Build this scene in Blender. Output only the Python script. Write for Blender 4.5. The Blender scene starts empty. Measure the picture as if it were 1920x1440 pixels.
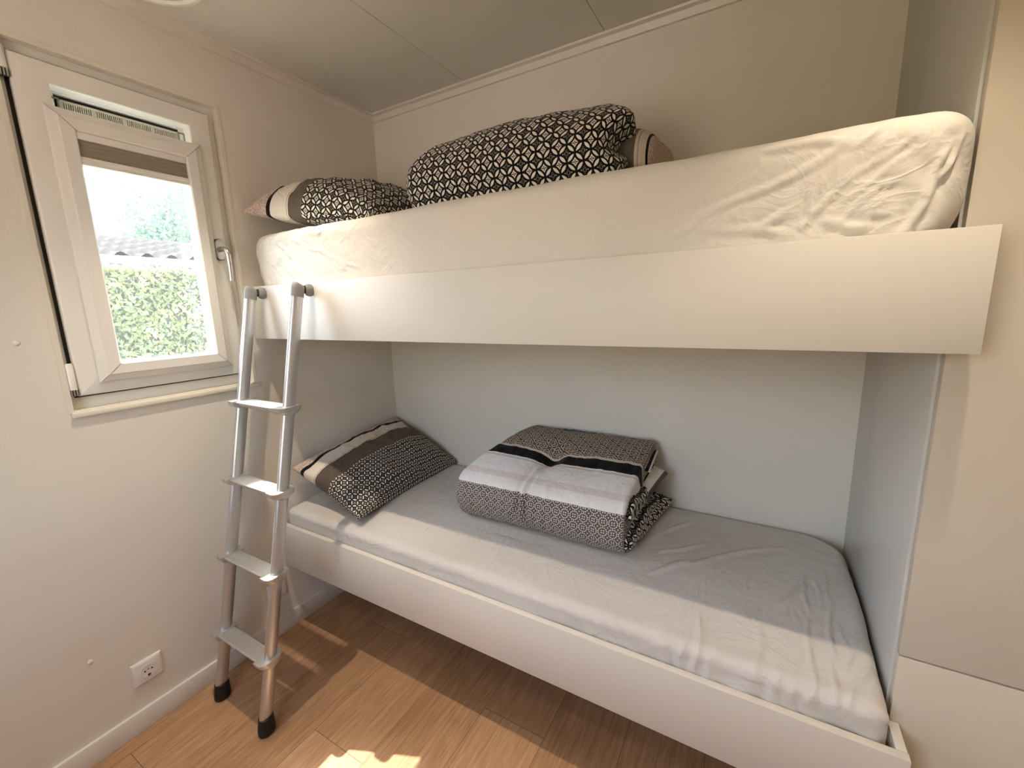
import bpy, bmesh, math, random
import numpy as np
from mathutils import Vector, Matrix, noise

random.seed(7)
rng = np.random.default_rng(7)
SC = bpy.context.scene
COL = SC.collection

# ------------------------------------------------------------------ camera, sky, sun, exposure
YAW, PITCH, ROLL = -0.52819, -0.182465, -0.0303666
CAM = Vector((1.7160, -1.66462, 1.36816))
fwd = Vector((math.sin(YAW) * math.cos(PITCH), math.cos(YAW) * math.cos(PITCH), math.sin(PITCH)))
right = fwd.cross(Vector((0, 0, 1))).normalized()
up = right.cross(fwd)
r2 = right * math.cos(ROLL) + up * math.sin(ROLL)
u2 = -right * math.sin(ROLL) + up * math.cos(ROLL)
cam_d = bpy.data.cameras.new('camera')
cam = bpy.data.objects.new('camera', cam_d)
COL.objects.link(cam)
cam.matrix_world = Matrix(((r2.x, u2.x, -fwd.x, CAM.x), (r2.y, u2.y, -fwd.y, CAM.y), (r2.z, u2.z, -fwd.z, CAM.z), (0, 0, 0, 1)))
cam_d.sensor_width = 36.0
cam_d.lens = 802.4737 / 1920 * 36.0
cam_d.clip_start = 0.02
SC.camera = cam

W = bpy.data.worlds.new('sky')
SC.world = W
W.use_nodes = True
wn = W.node_tree
wn.nodes.clear()
wo = wn.nodes.new('ShaderNodeOutputWorld')
wb = wn.nodes.new('ShaderNodeBackground')
ws = wn.nodes.new('ShaderNodeTexSky')
ws.sky_type = 'NISHITA'
ws.sun_disc = False
ws.sun_elevation = math.radians(63)
ws.sun_rotation = math.radians(270)
ws.air_density = 1.0
ws.dust_density = 2.5
wb.inputs['Strength'].default_value = 2.4
wn.links.new(ws.outputs[0], wb.inputs[0])
wn.links.new(wb.outputs[0], wo.inputs[0])

sun_d = bpy.data.lights.new('sun', 'SUN')
sun_d.energy = 11.0
sun_d.angle = math.radians(0.6)
sun_d.color = (1.0, 0.95, 0.86)
sun = bpy.data.objects.new('sun', sun_d)
COL.objects.link(sun)
sun.rotation_euler = Vector((0.505, 0.0, -1.0)).to_track_quat('-Z', 'Y').to_euler()

SC.view_settings.view_transform = 'Standard'
SC.view_settings.look = 'None'
SC.view_settings.gamma = 1.0
SC.view_settings.use_curve_mapping = False
SC.view_settings.exposure = 0.52
SC.cycles.use_denoising = True
SC.cycles.max_bounces = 10
SC.cycles.diffuse_bounces = 6
SC.cycles.glossy_bounces = 4
SC.cycles.transparent_max_bounces = 16
SC.cycles.sample_clamp_indirect = 6.0
SC.cycles.caustics_reflective = False
SC.cycles.caustics_refractive = False

# ------------------------------------------------------------------ node expressions
def S(c):
    """sRGB 0..255 -> linear rgba"""
    o = []
    for x in c:
        x = x / 255.0
        o.append(x / 12.92 if x <= 0.04045 else ((x + 0.055) / 1.055) ** 2.4)
    return (o[0], o[1], o[2], 1.0)


class Ex:
    """a scalar socket with operators that add Math nodes"""
    def __init__(s, nt, sock):
        s.nt, s.k = nt, sock

    def _op(s, op, *args):
        n = s.nt.nodes.new('ShaderNodeMath')
        n.operation = op
        for i, a in enumerate((s,) + args):
            if isinstance(a, Ex):
                s.nt.links.new(a.k, n.inputs[i])
            else:
                n.inputs[i].default_value = float(a)
        return Ex(s.nt, n.outputs[0])

    def __add__(s, o): return s._op('ADD', o)
    __radd__ = __add__
    def __sub__(s, o): return s._op('SUBTRACT', o)
    def __rsub__(s, o): return (s * -1.0) + o
    def __mul__(s, o): return s._op('MULTIPLY', o)
    __rmul__ = __mul__
    def __truediv__(s, o): return s._op('DIVIDE', o)
    def abs(s): return s._op('ABSOLUTE')
    def floor(s): return s._op('FLOOR')
    def fract(s): return s._op('FRACT')
    def sqrt(s): return s._op('SQRT')
    def sin(s): return s._op('SINE')
    def cos(s): return s._op('COSINE')
    def atan2(s, o): return s._op('ARCTAN2', o)
    def max(s, o): return s._op('MAXIMUM', o)
    def min(s, o): return s._op('MINIMUM', o)
    def lt(s, o): return s._op('LESS_THAN', o)
    def gt(s, o): return s._op('GREATER_THAN', o)
    def mod(s, o): return s._op('FLOORED_MODULO', o)
    def band(s, a, b): return s.gt(a) * s.lt(b)

    def ramp(s, a, b):
        n = s.nt.nodes.new('ShaderNodeMapRange')
        n.inputs[1].default_value, n.inputs[2].default_value = a, b
        s.nt.links.new(s.k, n.inputs[0])
        return Ex(s.nt, n.outputs[0])


class Mat:
    def __init__(s, name, rough=0.5, spec=0.5, metal=0.0):
        s.m = bpy.data.materials.new(name)
        s.m.use_nodes = True
        s.nt = s.m.node_tree
        s.b = s.nt.nodes['Principled BSDF']
        s.b.inputs['Roughness'].default_value = rough
        s.b.inputs['Specular IOR Level'].default_value = spec
        s.b.inputs['Metallic'].default_value = metal

    def link(s, a, b): s.nt.links.new(a, b)

    def col(s, c):
        if isinstance(c, tuple):
            s.b.inputs['Base Color'].default_value = c
        else:
            s.link(c, s.b.inputs['Base Color'])
        return s

    def uv(s):
        n = s.nt.nodes.new('ShaderNodeUVMap')
        return n.outputs[0]

    def coord(s, k='Object'):
        return s.nt.nodes.new('ShaderNodeTexCoord').outputs[k]

    def xyz(s, vec):
        n = s.nt.nodes.new('ShaderNodeSeparateXYZ')
        s.link(vec, n.inputs[0])
        return [Ex(s.nt, n.outputs[i]) for i in range(3)]

    def vec(s, *c):
        n = s.nt.nodes.new('ShaderNodeCombineXYZ')
        for i, a in enumerate(c):
            if isinstance(a, Ex):
                s.link(a.k, n.inputs[i])
            else:
                n.inputs[i].default_value = a
        return n.outputs[0]

    def mix(s, f, a, b):
        n = s.nt.nodes.new('ShaderNodeMix')
        n.data_type = 'RGBA'
        for sock, v in ((n.inputs[0], f), (n.inputs[6], a), (n.inputs[7], b)):
            if isinstance(v, Ex):
                s.link(v.k, sock)
            elif isinstance(v, (tuple, float, int)):
                sock.default_value = v
            else:
                s.link(v, sock)
        return n.outputs[2]

    def noise(s, vec, scale, detail=3.0, rough=0.5, dist=0.0):
        n = s.nt.nodes.new('ShaderNodeTexNoise')
        n.inputs['Scale'].default_value = scale
        n.inputs['Detail'].default_value = detail
        n.inputs['Roughness'].default_value = rough
        n.inputs['Distortion'].default_value = dist
        s.link(vec, n.inputs['Vector'])
        return Ex(s.nt, n.outputs[0])

    def voronoi(s, vec, scale, feature='DISTANCE_TO_EDGE', out='Distance'):
        n = s.nt.nodes.new('ShaderNodeTexVoronoi')
        n.feature = feature
        n.inputs['Scale'].default_value = scale
        s.link(vec, n.inputs['Vector'])
        return Ex(s.nt, n.outputs[out])

    def white(s, x):
        n = s.nt.nodes.new('ShaderNodeTexWhiteNoise')
        n.noise_dimensions = '1D'
        s.link(x.k, n.inputs['W'])
        return Ex(s.nt, n.outputs[0])

    def bump(s, h, strength=0.3, dist=0.002):
        n = s.nt.nodes.new('ShaderNodeBump')
        n.inputs['Strength'].default_value = strength
        n.inputs['Distance'].default_value = dist
        s.link(h.k, n.inputs['Height'])
        s.link(n.outputs[0], s.b.inputs['Normal'])
        return s

    def rough(s, x):
        s.link(x.k, s.b.inputs['Roughness'])
        return s


def plain(name, c, rough=0.5, spec=0.5, metal=0.0, bump=None):
    m = Mat(name, rough, spec, metal).col(S(c))
    if bump:
        m.bump(m.noise(m.coord(), bump[0], 3.0), bump[1], bump[2])
    return m.m


M = {}
# walls: vinyl-covered panels with a fine embossed texture
def wallmat(name, c, sc=260):
    m = Mat(name, 0.62, 0.3)
    n = m.noise(m.coord(), sc, 2.0, 0.6)
    m.col(m.mix(m.noise(m.coord(), 2.2, 2.0).ramp(0.3, 0.7) * 0.35, S(c), S(tuple(x - 9 for x in c))))
    m.bump(n, 0.35, 0.0012)
    return m.m
M['wall'] = wallmat('wall_covering', (226, 220, 209))
M['ceiling'] = wallmat('ceiling_panel', (214, 210, 199), 340)
M['trim'] = plain('white_trim', (222, 216, 203), 0.42)
M['skirting'] = plain('skirting_white', (226, 223, 216), 0.4)
M['board'] = plain('white_laminate', (214, 208, 197), 0.5, 0.4, bump=(600, 0.05, 0.0004))
M['wardrobe'] = plain('pale_laminate', (202, 192, 175), 0.38, 0.4, bump=(600, 0.05, 0.0004))
M['side'] = plain('pale_grey_laminate', (205, 203, 197), 0.24, 0.5)
M['slat'] = plain('bed_base_board', (150, 128, 100), 0.6)
M['pvc'] = plain('white_pvc', (232, 229, 222), 0.3)
M['seal_shade'] = plain('black_seal_shade', (30, 32, 30), 0.6)
M['vent'] = plain('vent_grille_beige', (196, 188, 170), 0.5)
M['dark'] = plain('dark_slot', (16, 18, 18), 0.7)
M['greyplastic'] = plain('grey_plastic', (128, 126, 124), 0.5)
M['rubber'] = plain('black_rubber', (14, 14, 15), 0.55)
M['socket'] = plain('white_socket_plastic', (232, 228, 220), 0.28)
M['brass'] = plain('metal_pin', (190, 170, 130), 0.3, metal=1.0)
M['steel'] = plain('satin_steel', (196, 194, 190), 0.28, metal=1.0)
m = Mat('anodised_aluminium', 0.36, 0.5, 0.85).col(S((206, 206, 205)))
m.bump(m.noise(m.coord(), 900, 2), 0.05, 0.0003)
M['alu'] = m.m
M['blind'] = None
m = Mat('blind_fabric', 0.85, 0.1)
x, y, z = m.xyz(m.coord())
m.col(m.mix(m.noise(m.vec(x, y * 40.0, z * 700.0), 1.0, 2), S((128, 118, 104)), S((158, 149, 136))))
M['blind'] = m.m

# floor: oak laminate planks along y
m = Mat('oak_laminate', 0.33, 0.45)
x, y, z = m.xyz(m.coord())
PW = 0.227
ix = ((x - 0.972) / PW).floor()
fx = ((x - 0.972) / PW).fract()
odd = ix.mod(2.0)
yy = y + 0.98 - (ix + 2.0) * 0.1675 - odd * 0.61
iy = (yy / 1.28).floor()
fy = (yy / 1.28).fract()
pid = ix * 7.13 + iy * 3.71
rnd = m.white(pid)
px = x + rnd * 7.0
py = y + rnd * 13.0
warp = m.noise(m.vec(px * 5.0, py * 1.1, rnd), 1.0, 2.0)
fig = m.noise(m.vec(px * 7.0 + warp * 3.0, py * 0.9, rnd * 3.0), 1.3, 3.0)
ring = ((fig * 64.0).sin() * 0.5 + 0.5)
fine = m.noise(m.vec(px * 170.0, py * 4.0, rnd), 1.0, 4.0, 0.65)
pores = m.noise(m.vec(px * 420.0, py * 9.0, rnd), 1.0, 2.0, 0.6).ramp(0.56, 0.72)
tone = ring * 0.10 + fine * 0.75 + (rnd - 0.5) * 0.20 + (warp - 0.5) * 0.35 + 0.06
c = m.mix(tone.ramp(0.15, 0.75), S((140, 104, 74)), S((200, 160, 122)))
c = m.mix(pores * 0.45, c, S((88, 62, 42)))
ex = (fx - 0.5).abs().gt(0.5 - 0.0009 / PW)
ey = (fy - 0.5).abs().gt(0.5 - 0.0010 / 1.28)
gap = ex.max(ey)
c = m.mix(gap * 0.7, c, S((50, 34, 24)))
m.col(c)
m.rough(fine * 0.18 + 0.26)
m.bump(fine * 0.5 - gap * 1.0 - pores * 0.4, 0.22, 0.0008)
M['floor'] = m.m

# sheet cotton: fine crumple
def sheet(name, c, k=1.0):
    m = Mat(name, 0.88, 0.12)
    uv = m.coord()
    n1 = m.noise(uv, 20, 4.0, 0.55, 0.6)
    ridge = 1.0 - (m.noise(uv, 10, 3.0, 0.5, 1.5) - 0.5).abs() * 9.0
    ridge2 = 1.0 - (m.noise(uv, 41, 2.0, 0.5, 0.8) - 0.5).abs() * 6.0
    m.col(S(c))
    h = n1 * 0.5 + ridge.max(0.0) * 0.22 + ridge2.max(0.0) * 0.05
    m.bump(h, 0.42 * k, 0.008)
    m.b.inputs['Sheen Weight'].default_value = 0.12
    return m.m
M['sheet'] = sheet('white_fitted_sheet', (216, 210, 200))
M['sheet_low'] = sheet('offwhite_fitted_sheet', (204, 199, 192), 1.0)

# ---------------------------------------------------------------- printed cotton patterns (flat print, by cloth coordinates)
BLACK = S((20, 19, 21)); WHITE = S((226, 220, 209)); BROWN = S((98, 88, 78)); CREAM = S((205, 194, 176)); PINK = S((178, 156, 142))

def petals(m, u, v, s, rot=False, rich=True, fill=None):
    """overlapping circles: white leaf shapes in black outline, lozenges with fine net between"""
    if rot:
        a = (u + v) * 0.70711
        b = (v - u) * 0.70711
        u, v = a, b
    qx = ((u / s).fract() - 0.5).abs()
    qy = ((v / s).fract() - 0.5).abs()
    # distances in cell units
    d1 = ((qx - 0.5) * (qx - 0.5) + qy * qy).sqrt() - 0.5
    d2 = (qx * qx + (qy - 0.5) * (qy - 0.5)).sqrt() - 0.5
    lens = d1.max(d2)
    outl = lens.abs().lt(0.060)
    leaf = lens.lt(-0.060)
    zone1 = d1.lt(d2)
    # inner nets: zone around (0.5,0) brown with white net, around (0,0.5) black net on white
    ax = (qx - 0.5).abs(); ay = qy
    net1 = ((ax - ay).abs().lt(0.022)).max(((ax * ax + ay * ay).sqrt() - 0.17).abs().lt(0.024))
    rim1 = d2.lt(0.115)
    bx_ = qx; by_ = (qy - 0.5).abs()
    net2 = ((bx_ - by_).abs().lt(0.035)).max(((bx_ * bx_ + by_ * by_).sqrt() - 0.15).abs().lt(0.030)).max((bx_ + by_).lt(0.07))
    rim2 = d1.lt(0.115)
    c1 = m.mix(net1.max(rim1 * 0.95), BROWN, WHITE)
    c2 = m.mix(net2, m.mix(rim2, S((120, 112, 104)), WHITE), BLACK)
    c = m.mix(zone1, c2, c1)
    cross = (qx.lt(0.018)).max(qy.lt(0.018))
    c = m.mix(cross * (1.0 - leaf), c, BLACK)
    c = m.mix(outl, c, BLACK)
    c = m.mix(leaf, c, WHITE)
    return c

def rings_print(m, u, v, s):
    """the pillow print: circles with a lattice in them, pale leaves where they overlap"""
    qx = ((u / s).fract() - 0.5).abs()
    qy = ((v / s).fract() - 0.5).abs()
    d1 = ((qx - 0.5) * (qx - 0.5) + qy * qy).sqrt() - 0.5
    d2 = (qx * qx + (qy - 0.5) * (qy - 0.5)).sqrt() - 0.5
    lens = d1.max(d2)
    leaf = lens.lt(-0.060)
    outl = lens.abs().lt(0.060)
    zone1 = d1.lt(d2)
    ax = (qx - 0.5).abs(); ay = qy
    hsh = (ax - 0.10).abs().lt(0.025).max((ay - 0.10).abs().lt(0.025)) * (ax.max(ay)).lt(0.26)
    bx_ = qx; by_ = (qy - 0.5).abs()
    xx = (bx_ - by_).abs().lt(0.030)
    c1 = m.mix(hsh, S((168, 158, 148)), BLACK)
    c2 = m.mix(xx, S((96, 90, 86)), BLACK)
    c = m.mix(zone1, c2, c1)
    c = m.mix(outl, c, BLACK)
    c = m.mix(leaf, c, WHITE)
    return c

def pinkprint(m, u, v):
    w = m.voronoi(m.vec(u, v, 0.0), 95.0)
    return m.mix(w.lt(0.10), PINK, S((208, 192, 180)))

def cloth_fin(m, c, k=0.5):
    m.col(c)
    uv = m.coord()
    h = m.noise(uv, 30, 4.0, 0.55, 0.5) + (1.0 - (m.noise(uv, 17, 2.0, 0.5, 0.8) - 0.5).abs() * 6.0).max(0.0) * 0.35
    m.bump(h, k, 0.007)
    m.b.inputs['Sheen Weight'].default_value = 0.08
    return m.m

m = Mat('leaf_print_cotton', 0.85, 0.12)
u, v, _ = m.xyz(m.uv())
M['petal'] = cloth_fin(m, petals(m, u, v, 0.043), 0.4)
m = Mat('leaf_print_cotton_small', 0.85, 0.12)
u, v, _ = m.xyz(m.uv())
M['petal_small'] = cloth_fin(m, petals(m, u, v, 0.044), 0.5)

def pillowmat(name, s, edges, upper):
    m = Mat(name, 0.85, 0.12)
    u, v, _ = m.xyz(m.uv())
    body = petals(m, u, v, s) if upper else rings_print(m, u, v, s)
    e0, e1, e2, e3 = edges
    c = m.mix(u.gt(e0), pinkprint(m, u, v), BLACK)
    c = m.mix(u.gt(e1), c, S((222, 213, 200)))
    c = m.mix((u - (e2 - 0.006)).abs().lt(0.0012), c, S((150, 138, 120)))
    c = m.mix(u.gt(e2), c, BROWN)
    if upper:
        edge = u.gt(e3)
    else:
        # scalloped start of the print: whole circles
        k = math.ceil(e3 / s) * s
        fv = ((v / s).fract() - 0.5) * s
        du = u - k
        edge = u.gt(k).max((du * du + fv * fv).sqrt().lt(0.5 * s))
    c = m.mix(edge, c, body)
    return cloth_fin(m, c, 0.5)
M['pillow_upper'] = pillowmat('striped_leaf_print_pillowcase', 0.044, (0.148, 0.163, 0.235, 0.29), True)
M['pillow_lower'] = pillowmat('striped_ring_print_pillowcase', 0.031, (0.075, 0.092, 0.155, 0.235), False)

# folded duvet: bands across the fold (v metres from the back edge)
m = Mat('banded_duvet_cover', 0.85, 0.12)
u, v, _ = m.xyz(m.uv())
s = 0.064
def flower(m, u, v, s, ou, ov):
    fu = ((u / s + ou).fract() - 0.5); fv = ((v / s + ov).fract() - 0.5)
    r = (fu * fu + fv * fv).sqrt(); a = fv.atan2(fu)
    l1 = (r - ((a * 5.0).cos() * 0.04 + 0.17)).abs().lt(0.026)
    l2 = (r - ((a * 4.0).cos() * 0.05 + 0.315)).abs().lt(0.024)
    l3 = r.lt(0.035)
    return l1.max(l2).max(l3)
fl = flower(m, u, v, s, 0.0, 0.0).max(flower(m, u, v, s, 0.5, 0.5) * 1.0)
ogee = m.mix(fl, S((92, 81, 70)), S((208, 196, 178)))
s = 0.032
fu = ((u / s).fract() - 0.5); fv = ((v / s).fract() - 0.5)
r = (fu * fu + fv * fv).sqrt()
a = fv.atan2(fu)
da = ((a * (14 / (2 * math.pi))).fract() - 0.5) * (2 * math.pi / 14)
ringd = ((r - 0.42) * (r - 0.42) + (da * r) * (da * r)).sqrt().lt(0.058)
ifu = (fu.abs() - 0.11); ifv = (fv.abs() - 0.11)
ind = (ifu * ifu + ifv * ifv).sqrt().lt(0.062)
cf = (0.5 - fu.abs()); cg = (0.5 - fv.abs())
corner = (cf * cf + cg * cg).sqrt().lt(0.06)
dots = m.mix(ringd.max(ind).max(corner), S((98, 90, 84)), S((232, 228, 220)))
wht = m.mix((v - 0.375).abs().lt(0.014), S((233, 230, 225)), S((222, 212, 206)))
wht = m.mix((v - 0.275).abs().lt(0.004), wht, S((205, 196, 186)))
c = m.mix(v.gt(0.192), ogee, CREAM)
c = m.mix(v.gt(0.206), c, S((14, 13, 15)))
c = m.mix(v.gt(0.262), c, wht)
c = m.mix(v.gt(0.432), c, dots)
M['duvet_low'] = cloth_fin(m, c, 0.42)

m = Mat('banded_duvet_inside', 0.85, 0.12)
u, v, _ = m.xyz(m.uv())
c = m.mix(u.gt(0.055), BROWN, CREAM)
c = m.mix((u - 0.066).abs().lt(0.0015), c, S((150, 138, 118)))
c = m.mix(u.gt(0.094), c, BLACK)
c = m.mix(u.gt(0.104), c, pinkprint(m, u, v))
M['tail'] = cloth_fin(m, c, 0.4)
m = Mat('banded_flap', 0.85, 0.12)
u, v, _ = m.xyz(m.uv())
c = m.mix(u.gt(0.045), S((206, 192, 174)), BLACK)
c = m.mix(u.gt(0.058), c, S((226, 216, 202)))
c = m.mix(u.gt(0.095), c, BROWN)
M['flap'] = cloth_fin(m, c, 0.5)

# glass: clear thin pane
m = Mat('window_glass', 0.02)
m.nt.nodes.remove(m.b)
tr = m.nt.nodes.new('ShaderNodeBsdfTransparent'); tr.inputs[0].default_value = (0.93, 0.96, 0.95, 1)
gl = m.nt.nodes.new('ShaderNodeBsdfGlossy'); gl.inputs['Roughness'].default_value = 0.02
fr = m.nt.nodes.new('ShaderNodeLayerWeight'); fr.inputs[0].default_value = 0.5
fac = Ex(m.nt, fr.outputs[1]); fac = fac * fac * fac * fac * fac * 0.6 + 0.03
mx = m.nt.nodes.new('ShaderNodeMixShader')
m.link(fac.k, mx.inputs[0]); m.link(tr.outputs[0], mx.inputs[1]); m.link(gl.outputs[0], mx.inputs[2])
dif = m.nt.nodes.new('ShaderNodeBsdfTranslucent'); dif.inputs[0].default_value = (0.9, 0.95, 0.95, 1)
mz = m.nt.nodes.new('ShaderNodeMixShader'); mz.inputs[0].default_value = 0.012   # milky veil mixed in, paints the hazy glare over the view
m.link(mx.outputs[0], mz.inputs[1]); m.link(dif.outputs[0], mz.inputs[2])
m.link(mz.outputs[0], m.nt.nodes['Material Output'].inputs[0])
M['glass'] = m.m
m = Mat('fill_tint_glass', 0.05)  # warm tint added to colour the daylight fill through the unseen door
m.nt.nodes.remove(m.b)
tr = m.nt.nodes.new('ShaderNodeBsdfTransparent'); tr.inputs[0].default_value = (1.0, 0.935, 0.865, 1)
m.link(tr.outputs[0], m.nt.nodes['Material Output'].inputs[0])
M['fill_tint'] = m.m

def leafmat(name, c1, c2, sc):
    m = Mat(name, 0.6, 0.3)
    m.col(m.mix(m.noise(m.coord(), sc, 3.0).ramp(0.35, 0.65), S(c1), S(c2)))
    tl = m.nt.nodes.new('ShaderNodeBsdfTranslucent')
    m.link(m.mix(0.5, S(c1), S(c2)), tl.inputs[0])
    mx = m.nt.nodes.new('ShaderNodeMixShader'); mx.inputs[0].default_value = 0.35
    m.link(m.b.outputs[0], mx.inputs[1]); m.link(tl.outputs[0], mx.inputs[2])
    m.link(mx.outputs[0], m.nt.nodes['Material Output'].inputs[0])
    return m.m
M['hedge'] = leafmat('hedge_leaves', (140, 148, 98), (192, 196, 136), 3.0)
M['tree'] = leafmat('tree_leaves', (84, 104, 82), (128, 146, 118), 1.6)
M['bark'] = plain('bark', (96, 84, 70), 0.9)
M['tile'] = plain('pale_roof_tile', (60, 54, 49), 0.9, 0.05)
M['render'] = plain('pale_render', (205, 202, 196), 0.8)
M['bounce_paving'] = plain('grey_bounce_paving', (190, 182, 174), 0.9)  # pale neutral colour for the added bounce surface outside the door
M['grass'] = plain('dry_grass', (142, 138, 108), 0.9)
m = Mat('lamp_lens')
em = m.nt.nodes.new('ShaderNodeEmission'); em.inputs[0].default_value = (1, 0.78, 0.52, 1); em.inputs[1].default_value = 12
m.link(em.outputs[0], m.nt.nodes['Material Output'].inputs[0])
M['lens'] = m.m

# ------------------------------------------------------------------ object helpers
def props(o, label=None, cat=None, group=None, kind=None):
    if label: o['label'] = label
    if cat: o['category'] = cat
    if group: o['group'] = group
    if kind: o['kind'] = kind
    return o

BASE = {}
def thing(name, loc, label=None, cat=None, group=None, kind=None):
    o = bpy.data.objects.new(name, None)
    o.empty_display_size = 0.05
    COL.objects.link(o)
    o.location = loc
    BASE[o] = Vector(loc)
    return props(o, label, cat, group, kind)

def finish(name, me, mat, parent, smooth):
    if mat: me.materials.append(mat)
    if smooth:
        me.polygons.foreach_set('use_smooth', [True] * len(me.polygons))
    o = bpy.data.objects.new(name, me)
    COL.objects.link(o)
    if parent is not None:
        o.parent = parent
        b = BASE[parent]
        if b.length > 0:
            me.transform(Matrix.Translation(-b))
        BASE[o] = b
    else:
        BASE[o] = Vector((0, 0, 0))
    return o

def from_bm(name, bm, mat, parent=None, smooth=False, angle=None):
    me = bpy.data.meshes.new(name)
    bmesh.ops.recalc_face_normals(bm, faces=bm.faces[:])
    bm.to_mesh(me); bm.free()
    o = finish(name, me, mat, parent, smooth or angle is not None)
    if angle is not None:
        for e in me.edges: pass
        me.set_sharp_from_angle(angle=math.radians(angle))
    return o

def bx(bm, x0, x1, y0, y1, z0, z1, bev=0.0, seg=2):
    r = bmesh.ops.create_cube(bm, size=1.0)
    vs = r['verts']
    for v in vs:
        v.co = Vector(((x0 + x1) / 2 + v.co.x * (x1 - x0), (y0 + y1) / 2 + v.co.y * (y1 - y0), (z0 + z1) / 2 + v.co.z * (z1 - z0)))
    if bev > 0:
        es = list({e for v in vs for e in v.link_edges})
        bmesh.ops.bevel(bm, geom=es, offset=bev, segments=seg, affect='EDGES', profile=0.5)

def box(name, mat, parent, x0, x1, y0, y1, z0, z1, bev=0.0):
    bm = bmesh.new()
    bx(bm, x0, x1, y0, y1, z0, z1, bev)
    return from_bm(name, bm, mat, parent, angle=(30 if bev else None))

def rings(bm, rs, close=True):
    """loft closed rings of equal point count; caps closed with n-gons"""
    vv = [[bm.verts.new(p) for p in r] for r in rs]
    n = len(rs[0])
    for a, b in zip(vv[:-1], vv[1:]):
        for j in range(n):
            bm.faces.new((a[j], a[(j + 1) % n], b[(j + 1) % n], b[j]))
    if close:
        bm.faces.new(vv[0][::-1]); bm.faces.new(vv[-1])

def tube(bm, path, ra, rb, xa=Vector((1, 0, 0)), n=24, scales=None):
    """sweep an ellipse (ra along xa, rb across) along a path"""
    rs = []
    for i, p in enumerate(path):
        p = Vector(p)
        a = Vector(path[max(i - 1, 0)]); b = Vector(path[min(i + 1, len(path) - 1)])
        t = (b - a).normalized()
        x = (xa - t * xa.dot(t)).normalized()
        yv = t.cross(x)
        k = scales[i] if scales else 1.0
        rs.append([p + x * (ra * k * math.cos(q)) + yv * (rb * k * math.sin(q)) for q in [2 * math.pi * j / n for j in range(n)]])
    rings(bm, rs)

def prism(bm, prof, axis, a, b):
    """extrude a 2d profile along x or y"""
    f = (lambda q, t: (t, q[0], q[1])) if axis == 'x' else (lambda q, t: (q[0], t, q[1]))
    rings(bm, [[Vector(f(q, a)) for q in prof], [Vector(f(q, b)) for q in prof]])

def gridmesh(name, P, UV, mat, parent=None, wrap=False):
    """P: (n,m,3) numpy, UV: (n,m,2)"""
    n, k = P.shape[:2]
    idx = np.arange(n * k).reshape(n, k)
    f = np.stack([idx[:-1, :-1], idx[1:, :-1], idx[1:, 1:], idx[:-1, 1:]], -1).reshape(-1, 4)
    return npmesh(name, P.reshape(-1, 3), f, UV.reshape(-1, 2), mat, parent)

def npmesh(name, V, F, UV, mat, parent=None):
    me = bpy.data.meshes.new(name)
    me.vertices.add(len(V)); me.vertices.foreach_set('co', np.asarray(V, dtype=np.float32).ravel())
    nl = F.size
    me.loops.add(nl); me.loops.foreach_set('vertex_index', F.astype(np.int32).ravel())
    me.polygons.add(len(F))
    me.polygons.foreach_set('loop_start', np.arange(0, nl, F.shape[1], dtype=np.int32))
    if UV is not None:
        ul = me.uv_layers.new(name='UVMap')
        ul.data.foreach_set('uv', np.asarray(UV, dtype=np.float32)[F.ravel()].ravel())
    me.update(); me.validate()
    return finish(name, me, mat, parent, True)

def pn(p, sc, oct=3):
    return noise.fractal(Vector(p) * sc, 0.9, 2.0, oct, noise_basis='PERLIN_ORIGINAL')

# ------------------------------------------------------------------ the room
CZ = 2.29
XR, YF = 2.76, -2.5
WY0, WY1, WZ0, WZ1 = -1.258, -0.737, 1.100, 2.083      # window opening in the left wall

def structure(o):
    o['kind'] = 'structure'
    return o

structure(box('floor', M['floor'], None, -0.16, XR + 0.12, YF - 0.12, 0.12, -0.1, 0.0))
bm = bmesh.new()
for a, b, c, d in ((YF - 0.12, WY0, 0, CZ), (WY1, 0.12, 0, CZ), (WY0, WY1, 0, WZ0), (WY0, WY1, WZ1, CZ)):
    bx(bm, -0.16, 0.0, a, b, c, d)
structure(from_bm('wall_left', bm, M['wall']))
structure(box('wall_back', M['wall'], None, 0.0, XR + 0.12, 0.0, 0.12, 0.0, CZ))
structure(box('wall_right', M['wall'], None, XR, XR + 0.12, YF - 0.12, 0.0, 0.0, CZ))
bm = bmesh.new()
for a, b, c, d in ((0.0, 0.55, 0.0, CZ), (1.55, XR, 0.0, CZ), (0.55, 1.55, 2.08, CZ)):
    bx(bm, a, b, YF - 0.12, YF, c, d)
structure(from_bm('wall_front', bm, M['wall']))
dr = thing('fill_door_1', (1.05, YF, 0.0), kind='structure')  # unseen glazed door, added to let daylight fill the room
for a, b, c, d in ((0.55, 0.64, 0.0, 2.08), (1.46, 1.55, 0.0, 2.08), (0.64, 1.46, 1.93, 2.08), (0.64, 1.46, 0.0, 0.95), (0.64, 0.72, 0.95, 1.93), (1.38, 1.46, 0.95, 1.93)):
    box('fill_door_frame', M['pvc'], dr, a, b, YF - 0.09, YF - 0.02, c, d, 0.004)
box('glass', M['fill_tint'], dr, 0.72, 1.38, YF - 0.057, YF - 0.053, 0.95, 1.93)
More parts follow.
